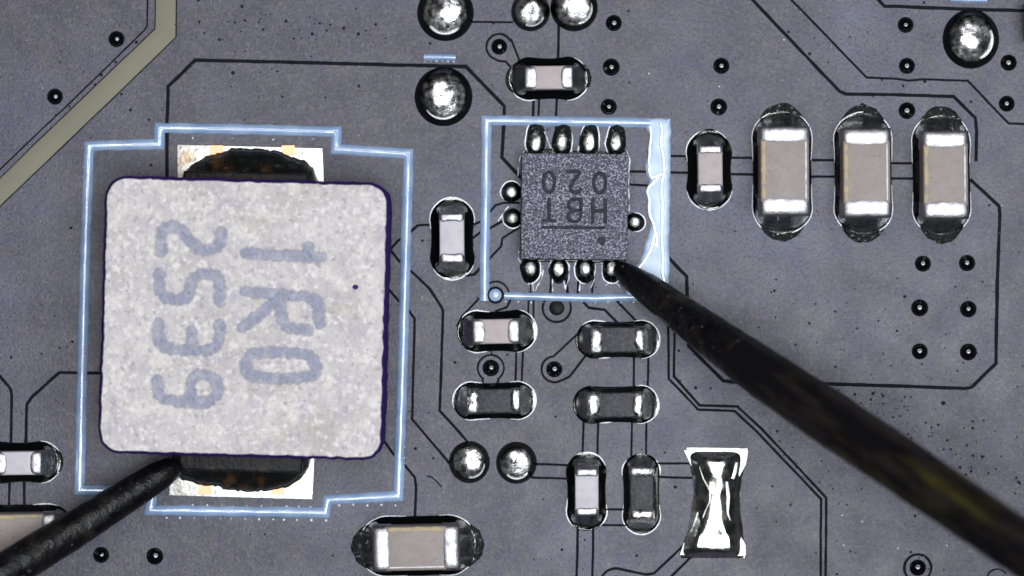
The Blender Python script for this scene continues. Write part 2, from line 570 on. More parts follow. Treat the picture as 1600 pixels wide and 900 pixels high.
v, f = dome_mesh(0.122, 0.122, 62, rings=9, n=28, rim=0.008)
via0 = mesh_obj('via', v, f, M['via'], board)
for i, (x, y) in enumerate(VIAS):
    o = via0 if i == 0 else via0.copy()
    if i:
        COL.objects.link(o)
    o.location = W(x, y, 0)
    k = rng.uniform(0.96, 1.04)
    o.scale = (k, k, rng.uniform(0.85, 1.1))
v, f = dome_mesh(0.12, 0.12, 20, rings=5, n=28)
o = mesh_obj('via', v, f, M['via_dull'], board)
o.location = W(870, 481, 0)


# printed outlines
def silk_line(pts, w, closed=False, name='silkscreen_line', seed=1.0, h=0.050, flat=0.1, m='silk'):
    p = resample(px2(pts), 0.07, closed)
    if m == 'ink_gloss':                                   # a ragged, wandering edge
        p = [q + 0.05 * Vector((noise.noise(Vector((q.x * 4, q.y * 4, seed))), noise.noise(Vector((q.x * 4, q.y * 4, seed + 9))))) for q in p]

    def prof(i, n):
        q = p[i]
        a = w * 0.005 * (1 + 0.17 * noise.noise(Vector((q.x * 7 + seed, q.y * 7, 1))))
        b = w * 0.005 * (1 + 0.17 * noise.noise(Vector((q.x * 7 + seed, q.y * 7, 9))))
        hh = h * (1 + 0.22 * noise.noise(Vector((q.x * 2.6, q.y * 2.6, seed))))
        out = [(-a, 0.001)]
        for t in (-0.92, -0.75, -0.55, -0.35, -0.2, -0.1, 0.1, 0.2, 0.35, 0.55, 0.75, 0.92):
            r = a if t < 0 else b
            out.append((t * r, hh * max(0.0, 1 - max(0.0, (abs(t) - flat) / (1 - flat)) ** 1.9) + 0.006))
        out.append((b, 0.001))
        return out
    v, f = sweep(p, prof, closed)
    return mesh_obj(name, v, f, M[m], board)


IND_SILK = [(250, 200), (380, 202), (525, 206), (525, 233), (638, 240), (633, 420), (628, 600), (622, 775), (512, 781),
            (508, 801), (370, 799), (235, 797), (238, 768), (124, 766), (128, 600), (133, 400), (139, 228), (248, 225)]
silk_line(IND_SILK, 16.5, True, seed=2)
silk_line([(757, 470), (757, 420), (759, 300), (760, 188), (900, 190), (1016, 192)], 16, seed=5)
silk_line([(788, 462), (860, 464), (930, 466), (990, 464)], 13, seed=8)
silk_line([(662, 89), (712, 90)], 11, seed=3)
silk_line([(1484, -1), (1542, 0)], 9, seed=4)


def slab(pts, h, inset, name, m, parent, steps=5, step=0.05, rough=0.0, seed=0.0):
    """A flat layer of ink or film with a rounded edge, over a closed pixel outline."""
    p = resample(px2(pts), step, True)
    n = len(p)
    area = sum(p[i].x * p[(i + 1) % n].y - p[(i + 1) % n].x * p[i].y for i in range(n))
    sgn = 1 if area > 0 else -1
    nrm = []
    for i in range(n):
        t = (p[(i + 2) % n] - p[i - 2]).normalized()
        nrm.append(Vector((-t.y, t.x)) * sgn)
    if rough:
        p = [p[i] + nrm[i] * rough * noise.noise(Vector((p[i].x * 8 + seed, p[i].y * 8, seed))) for i in range(n)]
    inner = [p[i] + nrm[i] * inset for i in range(n)]
    v, f = ring_field(p, inner, lambda u: 0.001 + h * max(0.0, 1 - u ** 2.4) ** 0.6, steps)
    b = steps * n
    f += [tuple(b + k for k in t) for t in tessellate_polygon([[Vector((q.x, q.y, 0)) for q in inner]])]
    return mesh_obj(name, v, f, m, parent)


slab([(1010, 184), (1048, 185), (1047, 300), (1045, 445), (1012, 470), (975, 470), (980, 440), (986, 424), (1000, 410),
      (1008, 385), (1014, 362), (1018, 345), (1012, 322), (1010, 298), (1015, 282), (1008, 268), (1008, 258), (1014, 240), (1016, 215), (1010, 200)],
     0.045, 0.075, 'silkscreen_block', M['silk_flat'], board, rough=0.02, seed=4)
silk_line([(1034, 192), (1035, 250), (1036, 300), (1034, 360), (1036, 440)], 7, seed=12, h=0.062, flat=0.5, m='ink_gloss')
silk_line([(1016, 196), (1018, 240), (1013, 252), (1012, 266), (1019, 278), (1034, 272)], 6, seed=13, h=0.062, flat=0.5, m='ink_gloss')
silk_line([(1030, 276), (1018, 290), (1014, 300), (1015, 322), (1021, 345), (1022, 368), (1016, 388), (1006, 408), (992, 424)], 7, seed=14, h=0.062, flat=0.5, m='ink_gloss')
silk_line([(1021, 360), (1026, 372), (1027, 384), (1019, 378)], 6, seed=15, h=0.062, flat=0.5, m='ink_gloss')

# ink droplets pressed through the screen mesh beside the printed lines
dv, df = [], []


def add_drop(px, py, r, h, verts, faces):
    b = len(verts)
    c = W(px, py)
    n = 6
    for k, z in ((1.0, 0.0008), (0.6, h * 0.75)):
        for i in range(n):
            a = 2 * math.pi * i / n + px
            verts.append((c.x + r * k * math.cos(a), c.y + r * k * math.sin(a), z))
    verts.append((c.x, c.y, h))
    for i in range(n):
        j = (i + 1) % n
        faces.append((b + i, b + j, b + n + j, b + n + i))
        faces.append((b + n + i, b + n + j, b + 2 * n))


for k in range(13):
    add_drop(262 + k * 20.5 + rng.uniform(-3, 3), 809 + k * 0.35, rng.uniform(0.006, 0.022), 0.013, dv, df)
    if k > 1:
        add_drop(262 + k * 20.5 + rng.uniform(-3, 3), 788 + k * 0.35, rng.uniform(0.006, 0.018), 0.013, dv, df)
for k in range(5):
    add_drop(530 + k * 22, 789 + rng.uniform(-1, 1), rng.uniform(0.01, 0.02), 0.012, dv, df)
for k in range(26):
    add_drop(130 - k * 0.45, 260 + k * 19 + rng.uniform(-4, 4), rng.uniform(0.008, 0.016), 0.012, dv, df)
    add_drop(644 - k * 0.55, 260 + k * 19 + rng.uniform(-4, 4), rng.uniform(0.010, 0.022), 0.012, dv, df)
for k in range(12):
    if k % 3 == 1:
        add_drop(280 + k * 21, 215 + k * 0.3 + rng.uniform(-1, 1), rng.uniform(0.006, 0.016), 0.012, dv, df)
    add_drop(790 + k * 20, 472 + rng.uniform(-1, 1), rng.uniform(0.008, 0.018), 0.012, dv, df)
for k in range(6):
    add_drop(664 + k * 9, 96 + rng.uniform(-1, 1), rng.uniform(0.008, 0.016), 0.012, dv, df)
mesh_obj('ink_droplets', dv, df, M['ink_dot'], board, kind='stuff')

# dust
sv, sf = [], []
for x, y in ((213, 66), (181, 97), (158, 117), (148, 132), (109, 167), (88, 180), (233, 187), (204, 172), (190, 147), (383, 32),
             (378, 10), (343, 62), (310, 1), (411, 46), (447, 33), (488, 53), (459, 60), (537, 44), (560, 53), (587, 38),
             (672, 68), (694, 62), (236, 258), (161, 233), (111, 356), (1378, 125), (1445, 127), (1517, 159), (1232, 50),
             (1265, 84), (1444, 4), (1411, 134), (711, 566), (1039, 707), (878, 859), (995, 868), (1055, 761), (649, 701),
             (677, 716), (660, 376), (1072, 249), (1061, 548), (1062, 596), (1087, 606), (901, 535), (868, 651), (1455, 668),
             (1520, 669), (1300, 677), (1345, 630), (1364, 615), (1537, 657), (93, 544), (65, 553), (113, 534)):
    add_drop(x, y, rng.uniform(0.018, 0.030), 0.010, sv, sf)
for _ in range(420):
    x, y = rng.uniform(-20, 1620), rng.uniform(-20, 920)
    add_drop(x, y, abs(rng.gauss(0, 0.007)) + 0.005, 0.006, sv, sf)
for _ in range(90):
    add_drop(rng.gauss(430, 110), rng.gauss(60, 50), abs(rng.gauss(0, 0.009)) + 0.006, 0.006, sv, sf)
for _ in range(320):
    add_drop(rng.uniform(1180, 1620), rng.uniform(440, 920), abs(rng.gauss(0, 0.008)) + 0.005, 0.006, sv, sf)
for _ in range(70):
    t = rng.random()
    add_drop(1350 + 250 * t + rng.gauss(0, 40), 620 + 150 * t + rng.gauss(0, 25), abs(rng.gauss(0, 0.010)) + 0.008, 0.006, sv, sf)
mesh_obj('dust_specks', sv, sf, M['speck'], board, kind='stuff')
gv, gf = [], []
for _ in range(60):
    add_drop(rng.uniform(-10, 1610), rng.uniform(-10, 910), rng.uniform(0.006, 0.012), 0.012, gv, gf)
for x, y in ((1225, 62), (1316, 805), (1347, 815), (1318, 852), (1403, 857), (1480, 852), (1014, 115), (1124, 135)):
    add_drop(x, y, 0.018, 0.02, gv, gf)
mesh_obj('pale_grit', gv, gf, M['grit'], board, kind='stuff')
v, f = sweep(resample(px2([(667, 744), (674, 745), (682, 752), (690, 761)]), 0.03), [(-0.012, 0.002), (0, 0.02), (0.012, 0.002)])
fib = mesh_obj('fibre', v, f, M['speck'])
tag(fib, 'short dark curled fibre lying on the board beside a solder bead', 'fibre')


# ------------------------------------------------------------------ chip components
def outline_uv(hl1, hl2, hw, waist=0.0, depth=None, n_end=18, n_side=12):
    """Dog-bone outline in (u, v) millimetres, anticlockwise from the +u end."""
    d1 = min(depth or hw, hl1 * 0.95)
    d2 = min(depth or hw, hl2 * 0.95)
    pts = []
    for i in range(n_end + 1):
        a = -math.pi / 2 + math.pi * i / n_end
        pts.append(Vector((hl2 - d2 + d2 * math.cos(a), hw * math.sin(a))))
    for i in range(1, n_side):
        t = i / n_side
        pts.append(Vector(((hl2 - d2) * (1 - t) - (hl1 - d1) * t, hw - waist * math.sin(math.pi * t))))
    for i in range(n_end + 1):
        a = math.pi / 2 + math.pi * i / n_end
        pts.append(Vector((-(hl1 - d1) + d1 * math.cos(a), hw * math.sin(a))))
    for i in range(1, n_side):
        t = i / n_side
        pts.append(Vector((-(hl1 - d1) * (1 - t) + (hl2 - d2) * t, -hw + waist * math.sin(math.pi * t))))
    return pts


def chip(kind, label, cx, cy, vertical, a, b, t1, t2, out1, out2, hw, h, body, group, rz=0.0, waist=3.0,
         bulge=3.0, residue=0.0, rims=((-60, 60),), seed=1.0, depth=None, climb=0.8, term='tin'):
    """A two-terminal chip. a, b: half length and width of the part; t1, t2: terminal lengths at the
    -u and +u ends; out1, out2: reach of the solder from the centre; hw: its half width (all in pixels).
    u runs to the right, or down the picture when vertical."""
    s = (D - h) / D * 0.01
    c = W(cx, cy, h)
    root = thing(kind, label, kind.replace('chip_', ''), (c.x, c.y, 0), math.radians(rz), group)

    def L(p):
        return Vector((p.x, -p.y)) if not vertical else Vector((p.y, -p.x))
    a, b, t1, t2 = a * s, b * s, t1 * s, t2 * s
    out1, out2, hw, waist, bulge = out1 * .01, out2 * .01, hw * .01, waist * .01, bulge * .01
    ol = outline_uv(out1, out2, hw, waist, depth * .01 if depth else None)
    ol = [p * (1 + 0.018 * noise.noise(Vector((p.x * 4 + seed, p.y * 4, seed)))) for p in ol]
    # ceramic body
    poly = [L(Vector(q)) for q in ((-(a - t1 * .6), -b * .97), (a - t2 * .6, -b * .97), (a - t2 * .6, b * .97), (-(a - t1 * .6), b * .97))]
    bm_ = prism(poly, 0.03, h - 0.012, 0.05 if h > 0.6 else 0.03, 3)
    bo = bm_obj('body', bm_, M[body], root)
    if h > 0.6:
        for sd, mm, w_ in ((-1, 'edge_lit_gold', 0.035), (1, 'edge_lit_pale', 0.012)):  # lit side and bevel highlight laid on as coloured strips
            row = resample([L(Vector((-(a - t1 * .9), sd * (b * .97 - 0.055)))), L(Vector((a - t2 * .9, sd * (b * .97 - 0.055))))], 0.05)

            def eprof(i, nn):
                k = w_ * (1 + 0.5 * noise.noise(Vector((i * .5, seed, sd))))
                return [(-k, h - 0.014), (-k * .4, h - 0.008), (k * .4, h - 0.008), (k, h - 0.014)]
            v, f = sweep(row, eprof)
            mesh_obj('painted_edge_light', v, f, M[mm], bo)
    # terminals, their inner edge curved
    for sg, t, ol_end in ((-1, t1, out1), (1, t2, out2)):
        # a rounded cap: highest along its middle, falling away to its four edges
        NU, NV = 10, 14
        hh = h + (0.004 if kind == 'chip_capacitor' else 0.02)
        v, f = [], []
        for iu in range(NU + 1):
            x = -1 + 2 * iu / NU
            for iv in range(NV + 1):
                q = -1 + 2 * iv / NV
                ui = a - t - bulge * (1 - q * q)
                uu = ui + (a - ui) * (iu / NU)
                z = hh - (0.042 if h > 0.6 else 0.022) * abs(x) ** 3.2 - 0.045 * abs(q) ** 9
                if kind == 'chip_resistor':
                    z = hh - 0.034 * abs(x - 0.15) ** 2.2 - 0.04 * abs(q) ** 3.5 + 0.012 * noise.noise(Vector((uu * 12, q * 3, seed)))
                z += 0.006 * noise.noise(Vector((uu * 9 + seed, q * 4, seed + sg)))
                p = L(Vector((sg * uu, q * b)))
                v.append((p.x, p.y, z))
        for iu in range(NU):
            for iv in range(NV):
                k = iu * (NV + 1) + iv
                f.append((k, k + 1, k + NV + 2, k + NV + 1))
        rim_ = [iv for iv in range(NV + 1)] + [iu * (NV + 1) + NV for iu in range(1, NU + 1)] \
            + [NU * (NV + 1) + iv for iv in range(NV - 1, -1, -1)] + [iu * (NV + 1) for iu in range(NU - 1, 0, -1)]
        base_ = len(v)
        for k in rim_:
            v.append((v[k][0], v[k][1], 0.01))
        for k in range(len(rim_)):
            k2 = (k + 1) % len(rim_)
            f.append((rim_[k], rim_[k2], base_ + k2, base_ + k))
        mesh_obj('terminal', v, f, M[term], root)
        # solder fillet from the end face down to the pad edge
        sel = [p for p in ol if p.x * sg > (a - t * 0.55)]
        # keep them in running order
        if sg == -1:
            sel = sorted(sel, key=lambda p: -math.atan2(p.y, -p.x))
        else:
            sel = sorted(sel, key=lambda p: math.atan2(p.y, p.x))
        rect_in = []
        for p in sel:
            u = min(max(p.x * sg, a - t * 0.5), a - 0.004) * sg
            vv = min(max(p.y, -b + 0.004), b - 0.004)
            rect_in.append(Vector((u, vv)))
        prof = lambda u: 0.010 + climb * h * (1 - u) ** 1.9 * (1 - 0.15 * u)
        v, f = ring_field([L(p) for p in sel], [L(p) for p in rect_in], prof, 10, jitter=0.02, seed=seed + sg, closed=False, fade=5)
        mesh_obj('solder_fillet', v, f, M['solder_dark'], root)
        if residue:
            r_ol = [p for p in outline_uv(out1, out2, hw * 0.96, 0, depth * .01 if depth else None) if p.x * sg > (out1 if sg < 0 else out2) * 0.72]
            if sg == -1:
                r_ol = sorted(r_ol, key=lambda p: -math.atan2(p.y, -p.x))
            else:
                r_ol = sorted(r_ol, key=lambda p: math.atan2(p.y, p.x))
            ext = []
            n = len(r_ol)
            for i, p in enumerate(r_ol):
                k = abs(math.sin(math.pi * i / (n - 1))) ** 0.7
                ext.append(Vector((p.x + sg * residue * .01 * k * (1 + .3 * noise.noise(Vector((p.x * 12, p.y * 12, seed)))), p.y)))
            v, f = ring_field([L(p) for p in ext], [L(p) for p in r_ol], lambda u: 0.004 + 0.012 * (1 - u ** 3), 4, jitter=0.012, seed=seed, closed=False)
            mesh_obj('flux_residue', v, f, M['residue'], root)
    # pool of dried flux under and around the part
    big = [p * (1 + 0.015 / max(p.length, 0.1)) for p in ol]
    inn = [Vector((min(max(p.x, -a * .93), a * .93), min(max(p.y, -b * .93), b * .93))) for p in big]
    v, f = ring_field([L(p) for p in big], [L(p) for p in inn], lambda u: 0.006 + 0.10 * (1 - u) ** 1.3, 7, jitter=0.01, seed=seed)
    mesh_obj('flux_pool', v, f, M['flux'], root)
    # flux meniscus along part of its edge, its white glint painted in
    for a0, a1 in rims:
        mid = math.radians((a0 + a1) / 2)
        half = math.radians((a1 - a0) / 2)
        rel = sorted((math.atan2(math.sin(math.atan2(p.y, p.x) - mid), math.cos(math.atan2(p.y, p.x) - mid)), p.x, p.y) for p in big)
        row = [L(Vector((x, y))) for th, x, y in rel if abs(th) <= half]
        if len(row) < 4:
            continue
        row = resample(row, 0.03)
        hwid = 0.010

        def prof(i, nn):
            k = hwid * (0.35 + 0.9 * abs(math.sin(math.pi * i / (nn - 1))) ** 0.6) * (1 + 0.4 * noise.noise(Vector((i * .6, seed, 2))))
            return [(-k, 0.004), (-k * .5, 0.013), (k * .5, 0.013), (k, 0.004)]
        v, f = sweep(row, prof)
        mesh_obj('flux_rim_glint', v, f, M['flux_glint'], root)
    return root


CG = 'small ceramic capacitors'
BG = 'large beige ceramic capacitors'
RG = 'small black chip resistors'
chip('chip_capacitor', 'small pale pink capacitor lying crosswise just above the printed box of the black chip', 857.5, 121, False, 38, 19, 18, 17,
     62, 61, 33, 0.42, 'ceramic_pink', CG, 0.6, seed=1.3, rims=((-40, 50), (120, 160), (100, 118)), residue=6)
chip('chip_capacitor', 'small upright capacitor between the printed box and the large beige capacitors', 1110, 264, True, 37, 20, 15, 16,
     60, 61, 35, 0.42, 'ceramic_pink', CG, 0.6, seed=2.7, rims=((150, 250), (-50, 50)), residue=4, bulge=-2)
chip('chip_capacitor', 'small upright capacitor between the big inductor and the printed box', 706, 372, True, 39, 20, 16, 18,
     62, 63, 34, 0.42, 'ceramic_white', CG, 0.4, seed=3.9, rims=((120, 250), (-35, 40)), bulge=-3)
chip('chip_capacitor', 'small pale pink capacitor lying crosswise below the printed box, left of a black resistor', 775, 518, False, 37, 20, 18, 17,
     60, 62, 32, 0.42, 'ceramic_pink', CG, 1.0, seed=4.4, rims=((-45, 50), (110, 150), (190, 260)))
chip('chip_capacitor', 'small upright white capacitor beside a black resistor near the bottom edge', 917, 769, True, 37, 19, 14, 14,
     59, 61, 31, 0.42, 'ceramic_white', CG, 0.3, seed=5.2, rims=((-70, -20), (140, 200), (20, 60)), bulge=-1)
chip('chip_capacitor', 'small capacitor cut off by the left edge of the picture, left of the big inductor', 28, 724, False, 37, 19, 17, 16,
     62, 62, 32, 0.42, 'ceramic_white', CG, 0.6, seed=6.6, rims=((-50, 50),), residue=5)
chip('chip_capacitor', 'large upright beige capacitor nearest the printed box, left of its two twins', 1226.5, 267, True, 70, 39.5, 27, 30,
     95, 96, 46, 0.75, 'ceramic', BG, 0.3, seed=7.1, rims=((110, 255), (-70, 70)), residue=13, bulge=2, waist=2, depth=42)
chip('chip_capacitor', 'large upright beige capacitor in the middle of the three in a row', 1354.5, 270, True, 70, 38.5, 28, 30,
     95, 94, 45, 0.75, 'ceramic', BG, 0.5, seed=8.8, rims=((110, 255), (-70, 70)), residue=14, bulge=2, waist=2, depth=42)
chip('chip_capacitor', 'large upright beige capacitor nearest the right edge of the picture', 1478, 273, True, 69, 36.5, 28, 29,
     95, 92, 45, 0.75, 'ceramic', BG, 0.5, seed=9.4, rims=((110, 255), (-70, 70)), residue=14, bulge=2, waist=2, depth=42)
chip('chip_capacitor', 'large beige capacitor lying crosswise at the bottom edge below the inductor', 650, 857, False, 68, 36, 29, 28,
     90, 92, 46, 0.75, 'ceramic', BG, 1.2, seed=10.2, rims=((-60, 60), (105, 255)), residue=13, bulge=0.6, waist=1, depth=42)
chip('chip_capacitor', 'large beige capacitor in the lower left corner under the black probe', 21, 837, False, 67, 35, 28, 26,
     92, 88, 44, 0.75, 'ceramic', BG, 0.6, seed=11.2, rims=((-70, -30),), residue=0, bulge=0.6, waist=1, depth=42)
chip('chip_resistor', 'black resistor lying crosswise under the printed box, beside the tip of the long probe', 965, 531, False, 42, 21, 20, 17,
     63, 66, 29, 0.34, 'glass_black', RG, 0.5, seed=12.5, rims=((-50, 40), (100, 135), (200, 240)), climb=1.0, bulge=1, term='solder')
chip('chip_resistor', 'black resistor lying crosswise above the upright pair, lower of two stacked crosswise', 961, 633, False, 44, 20.5, 22, 17,
     64, 68, 29, 0.34, 'glass_black', RG, 0.5, seed=13.1, rims=((-45, 45), (95, 130)), climb=1.0, bulge=1, term='solder')
chip('chip_resistor', 'black resistor lying crosswise below the pale pink capacitor and a ringed via', 771, 627, False, 42, 20, 22, 16,
     63, 65, 29, 0.34, 'glass_black', RG, 0.8, seed=14.9, rims=((-55, 50), (100, 150), (170, 240)), climb=1.0, bulge=1, term='solder')
chip('chip_resistor', 'upright black resistor beside the white capacitor and the hourglass solder pad', 1003, 771, True, 41, 19.5, 17, 17,
     60, 64, 29, 0.34, 'glass_black', RG, 0.3, seed=15.7, rims=((-60, 60), (130, 160), (200, 230)), climb=1.0, bulge=1, term='solder')


# ------------------------------------------------------------------ solder beads
def bead(label, cx, cy, rx, ry, deg, seed, pool=3.0, m='solder'):
    root = thing('solder_bead', label, 'solder bead', W(cx, cy, 0), 0, 'solder beads on round pads')
    v, f = dome_mesh(rx * .01 * .97, ry * .01 * .97, deg, rings=16, n=48, jit=0.05, seed=seed)
    dx, dy = rx * .0016 * math.sin(seed * 2.3), ry * .0022 * (0.6 + math.cos(seed * 1.7))
    zt = max(q[2] for q in v)
    v = [(x + dx * (z / zt) ** 2, y + dy * (z / zt) ** 2, z + 0.03 * (z / zt) * noise.noise(Vector((x * 5, y * 5, seed)))) for x, y, z in v]
    mesh_obj('solder', v, f, M[m], root)
    # flux collar
    n = 48
    ol = [Vector((rx * .01 * 1.03 * math.cos(2 * math.pi * i / n), ry * .01 * 1.03 * math.sin(2 * math.pi * i / n))) for i in range(n)]
    inn = [p * 0.80 for p in ol]
    v, f = ring_field(ol, inn, lambda u: 0.005 + 0.16 * (1 - u) ** 0.9, 6, jitter=0.02, seed=seed)
    mesh_obj('flux_collar', v, f, M['flux'], root)
    # crescent of flux lying on the bead, its highlight painted pale
    a0 = 60 + 40 * math.sin(seed)
    row = [Vector((0.78 * rx * .01 * math.cos(math.radians(-q)), 0.78 * ry * .01 * math.sin(math.radians(-q)))) for q in
           [a0 - 45 + 90 * i / 20 for i in range(21)]]
    R = min(rx, ry) * .0097 / math.sin(math.radians(deg))
    zb = 0.005 + R * (math.sqrt(max(0.0, 1 - (0.78 * math.sin(math.radians(deg))) ** 2)) - math.cos(math.radians(deg)))

    def prof(i, nn):
        k = 0.020 * math.sin(math.pi * (i + .5) / nn)
        return [(-k, zb - 0.02), (0, zb + 0.022), (k, zb - 0.02)]
    v, f = sweep(row, prof)
    mesh_obj('flux_rim_glint', v, f, M['flux_glint'], root)
    return root


bead('large solder bead touching the top edge of the picture above the short printed dash', 696, 20, 43, 43, 50, 1.0)
bead('large solder bead below the short printed dash, above the printed box', 693, 151, 44, 45, 52, 2.0)
bead('solder bead at the top edge, left of the close pair', 829, 18, 29.5, 30, 50, 3.0)
bead('solder bead at the top edge, right of the close pair', 897, 12, 36, 36, 50, 4.0)
bead('large solder bead in the upper right corner of the picture', 1517, 61, 43, 45, 54, 5.0)
bead('small solder bead at the end of a trace left of a close pair', 733.5, 722, 31, 32, 50, 6.0)
bead('small solder bead above the white capacitor, right of a close pair', 807, 723, 31, 32, 50, 7.0)


# ------------------------------------------------------------------ hourglass solder joint
jt = thing('solder_joint', 'hourglass lump of bright solder on a tall pad near the bottom edge', 'solder joint', W(1119, 786, 0), 0)


def jl(x, y):
    return Vector(((x - 1119) * .01, (786 - y) * .01))


HG = [(702, 1070, 1168), (718, 1075, 1165), (745, 1082, 1160), (770, 1084, 1157), (800, 1080, 1158), (830, 1075, 1161), (850, 1067, 1163), (868, 1064, 1163)]


def hg(y):
    for (y0, l0, r0), (y1, l1, r1) in zip(HG, HG[1:]):
        if y0 <= y <= y1:
            t = (y - y0) / (y1 - y0)
            return l0 + (l1 - l0) * t, r0 + (r1 - r0) * t
    return HG[-1][1:]


v, f = [], []
NY, NX = 44, 28
for i in range(NY + 1):
    y = 703 + (872 - 703) * i / NY
    l, r = hg(min(y, 868))
    e = math.sin(math.pi * i / NY)
    bow = 4 * max(0.0, (i / NY - 0.9) * 10)
    for j in range(NX + 1):
        t = j / NX
        q = 2 * t - 1
        endz = min(1.0, i / NY / 0.13, (1 - i / NY) / 0.11)
        endz = abs(math.sin(endz * math.pi / 2)) ** 0.8
        yy = i / NY
        c0 = 0.34 - 0.22 * math.sin(math.pi * min(1.0, yy / 0.8)) + 0.55 * max(0.0, yy - 0.62)
        c0 += 0.05 * noise.noise(Vector((yy * 7, q * 0.5 + 3, 8)))
        k_ = min(1.0, max(0.0, abs(q + 0.05) - c0) / (1.0 - c0))
        crest = 1 - k_ ** 1.55
        z = 0.006 + 0.23 * crest * endz * (0.97 + 0.03 * math.cos(4 * math.pi * (i / NY - .1)))
        p = jl(l + (r - l) * t, y)
        z += 0.020 * endz * crest * noise.noise(Vector((p.x * 9, p.y * 4, 3.3)))
        v.append((p.x, p.y, max(z, 0.004)))
for i in range(NY):
    for j in range(NX):
        k = i * (NX + 1) + j
        f.append((k, k + 1, k + NX + 2, k + NX + 1))
mesh_obj('solder', v, f, M['solder_smooth'], jt)
for row, w_ in (([(1092, 728), (1098, 748), (1108, 766), (1108, 782), (1100, 800), (1094, 822), (1087, 842)], 0.022),
                ([(1136, 752), (1139, 775), (1137, 800), (1141, 812)], 0.020), ([(1152, 722), (1149, 738), (1146, 748)], 0.020),
                ([(1079, 830), (1086, 812), (1089, 800)], 0.014)):
    pr = resample([jl(x, y) for x, y in row], 0.03)

    def ridge(i, nn):
        p = pr[i]
        y = 786 - p.y * 100
        l, r = hg(min(max(y, 703), 868))
        q = abs(2 * ((1119 + p.x * 100) - l) / (r - l) - 1)
        zz = 0.23 * (1 - max(0.0, q - 0.15) ** 1.5)
        k = w_ * (0.3 + 0.7 * abs(math.sin(math.pi * (i + .5) / nn)))
        return [(-k, zz - 0.05), (-k * .4, zz + 0.012), (k * .4, zz + 0.012), (k, zz - 0.05)]
    v, f = sweep(pr, ridge)
    mesh_obj('solder_crease', v, f, M['pad'], jt)
for name, pts in (('pad_corner', [(1068, 703), (1088, 703), (1092, 722), (1096, 745), (1086, 742)]),
                  ('pad_corner', [(1146, 703), (1169, 703), (1166, 725), (1155, 745), (1148, 728)]),
                  ('pad_corner', [(1068, 848), (1084, 838), (1092, 855), (1086, 868), (1062, 867)]),
                  ('pad_corner', [(1148, 855), (1158, 838), (1165, 852), (1165, 868), (1144, 869)])):
    bm_ = prism([jl(x, y) for x, y in pts], 0.002, 0.055, 0.012, 2)
    bm_obj(name, bm_, M['pad'], jt)
bm_ = prism([jl(x, y) for x, y in [(1072, 699), (1168, 700), (1166, 712), (1074, 711)]], 0.002, 0.045, 0.012, 2)
bm_obj('pad_edge', bm_, M['pad'], jt)


# ------------------------------------------------------------------ printed strokes
def stroke(pts, w, z, closed=False):
    p = [Vector(q) for q in pts]
    for _ in range(2):                                     # round the corners off
        q = []
        m_ = len(p)
        for i in range(m_ if closed else m_ - 1):
            a, b = p[i], p[(i + 1) % m_]
            q += [a.lerp(b, 0.25), a.lerp(b, 0.75)]
        p = q if closed else [p[0]] + q + [p[-1]]
    p = resample(p, w * 0.35, closed)
    hw = w / 2
    if not closed:                                         # rounded ends
        d0 = (p[0] - p[1]).normalized()
        d1 = (p[-1] - p[-2]).normalized()
        ext0 = [p[0] + d0 * hw * k for k in (0.95, 0.7, 0.4)]
        ext1 = [p[-1] + d1 * hw * k for k in (0.4, 0.7, 0.95)]
        p = ext0 + p + ext1
    n0 = len(p)

    def prof(i, n):
        k = hw * (1 + 0.10 * noise.noise(Vector((p[i].x * 6, p[i].y * 6, z))))
        if not closed:
            e = min(i, n - 1 - i)
            k *= (0.31, 0.71, 0.92, 1.0)[min(e, 3)]
        return [(-k, z - 0.003), (-k * .5, z), (k * .5, z), (k, z - 0.003)]
    return sweep(p, prof, closed)


def glyph(name, strokes, w, z, m, parent, conv):
    verts, faces = [], []
    for i, (pts, closed) in enumerate(strokes):
        v, f = stroke([conv(x, y) for x, y in pts], w, z + 0.0009 * i, closed)
        b = len(verts)
        verts += v
        faces += [tuple(q + b for q in fc) for fc in f]
    o = mesh_obj(name, verts, faces, m, parent)
    at = o.data.attributes.new('ink', 'FLOAT', 'POINT')
    for i in range(len(verts)):
        at.data[i].value = 0.0 if i % 4 in (0, 3) else 1.0
    return o


# ------------------------------------------------------------------ the inductor
IH = 1.6
ic = W(381, 497, IH)
RZ = math.radians(-1.55)
ind = thing('power_inductor', 'large pale speckled square inductor printed 1R0 and 2539', 'inductor', (ic.x, ic.y, 0), RZ)
sI = (D - IH) / D * 0.01


def rounded_rect(hx, hy, r, n=8):
    out = []
    for sx, sy, a0 in ((1, 1, 0), (-1, 1, 90), (-1, -1, 180), (1, -1, 270)):
        for i in range(n + 1):
            a = math.radians(a0 + 90 * i / n)
            out.append(Vector((sx * (hx - r) + r * math.cos(a), sy * (hy - r) + r * math.sin(a))))
    return out


hx, hy = 220.0 * sI, 214.5 * sI
rr = rounded_rect(hx, hy, 0.30, 10)
# a ragged upper rim, then straight walls with a slight draft
bmI = bmesh.new()
lv = []
edge = resample(rr, 0.06, True)
for (z, grow) in ((0.22, 0.03), (IH - 0.14, 0.03), (IH - 0.07, 0.028), (IH, -0.022)):
    row = []
    for p in edge:
        j = 0.020 * noise.noise(Vector((p.x * 9, p.y * 9, z * 3)))
        d = Vector((p.x / hx, p.y / hy))
        d = Vector((d.x ** 5, d.y ** 5)) if max(abs(d.x), abs(d.y)) > 0 else d
        d.normalize()
        row.append(bmI.verts.new((p.x + d.x * (grow + j), p.y + d.y * (grow + j), z)))
    lv.append(row)
n = len(edge)
top_faces = set()
for r in range(3):
    for i in range(n):
        j = (i + 1) % n
        fc = bmI.faces.new((lv[r][i], lv[r][j], lv[r + 1][j], lv[r + 1][i]))
top = bmI.faces.new(lv[3])
bot = bmI.faces.new(list(reversed(lv[0])))
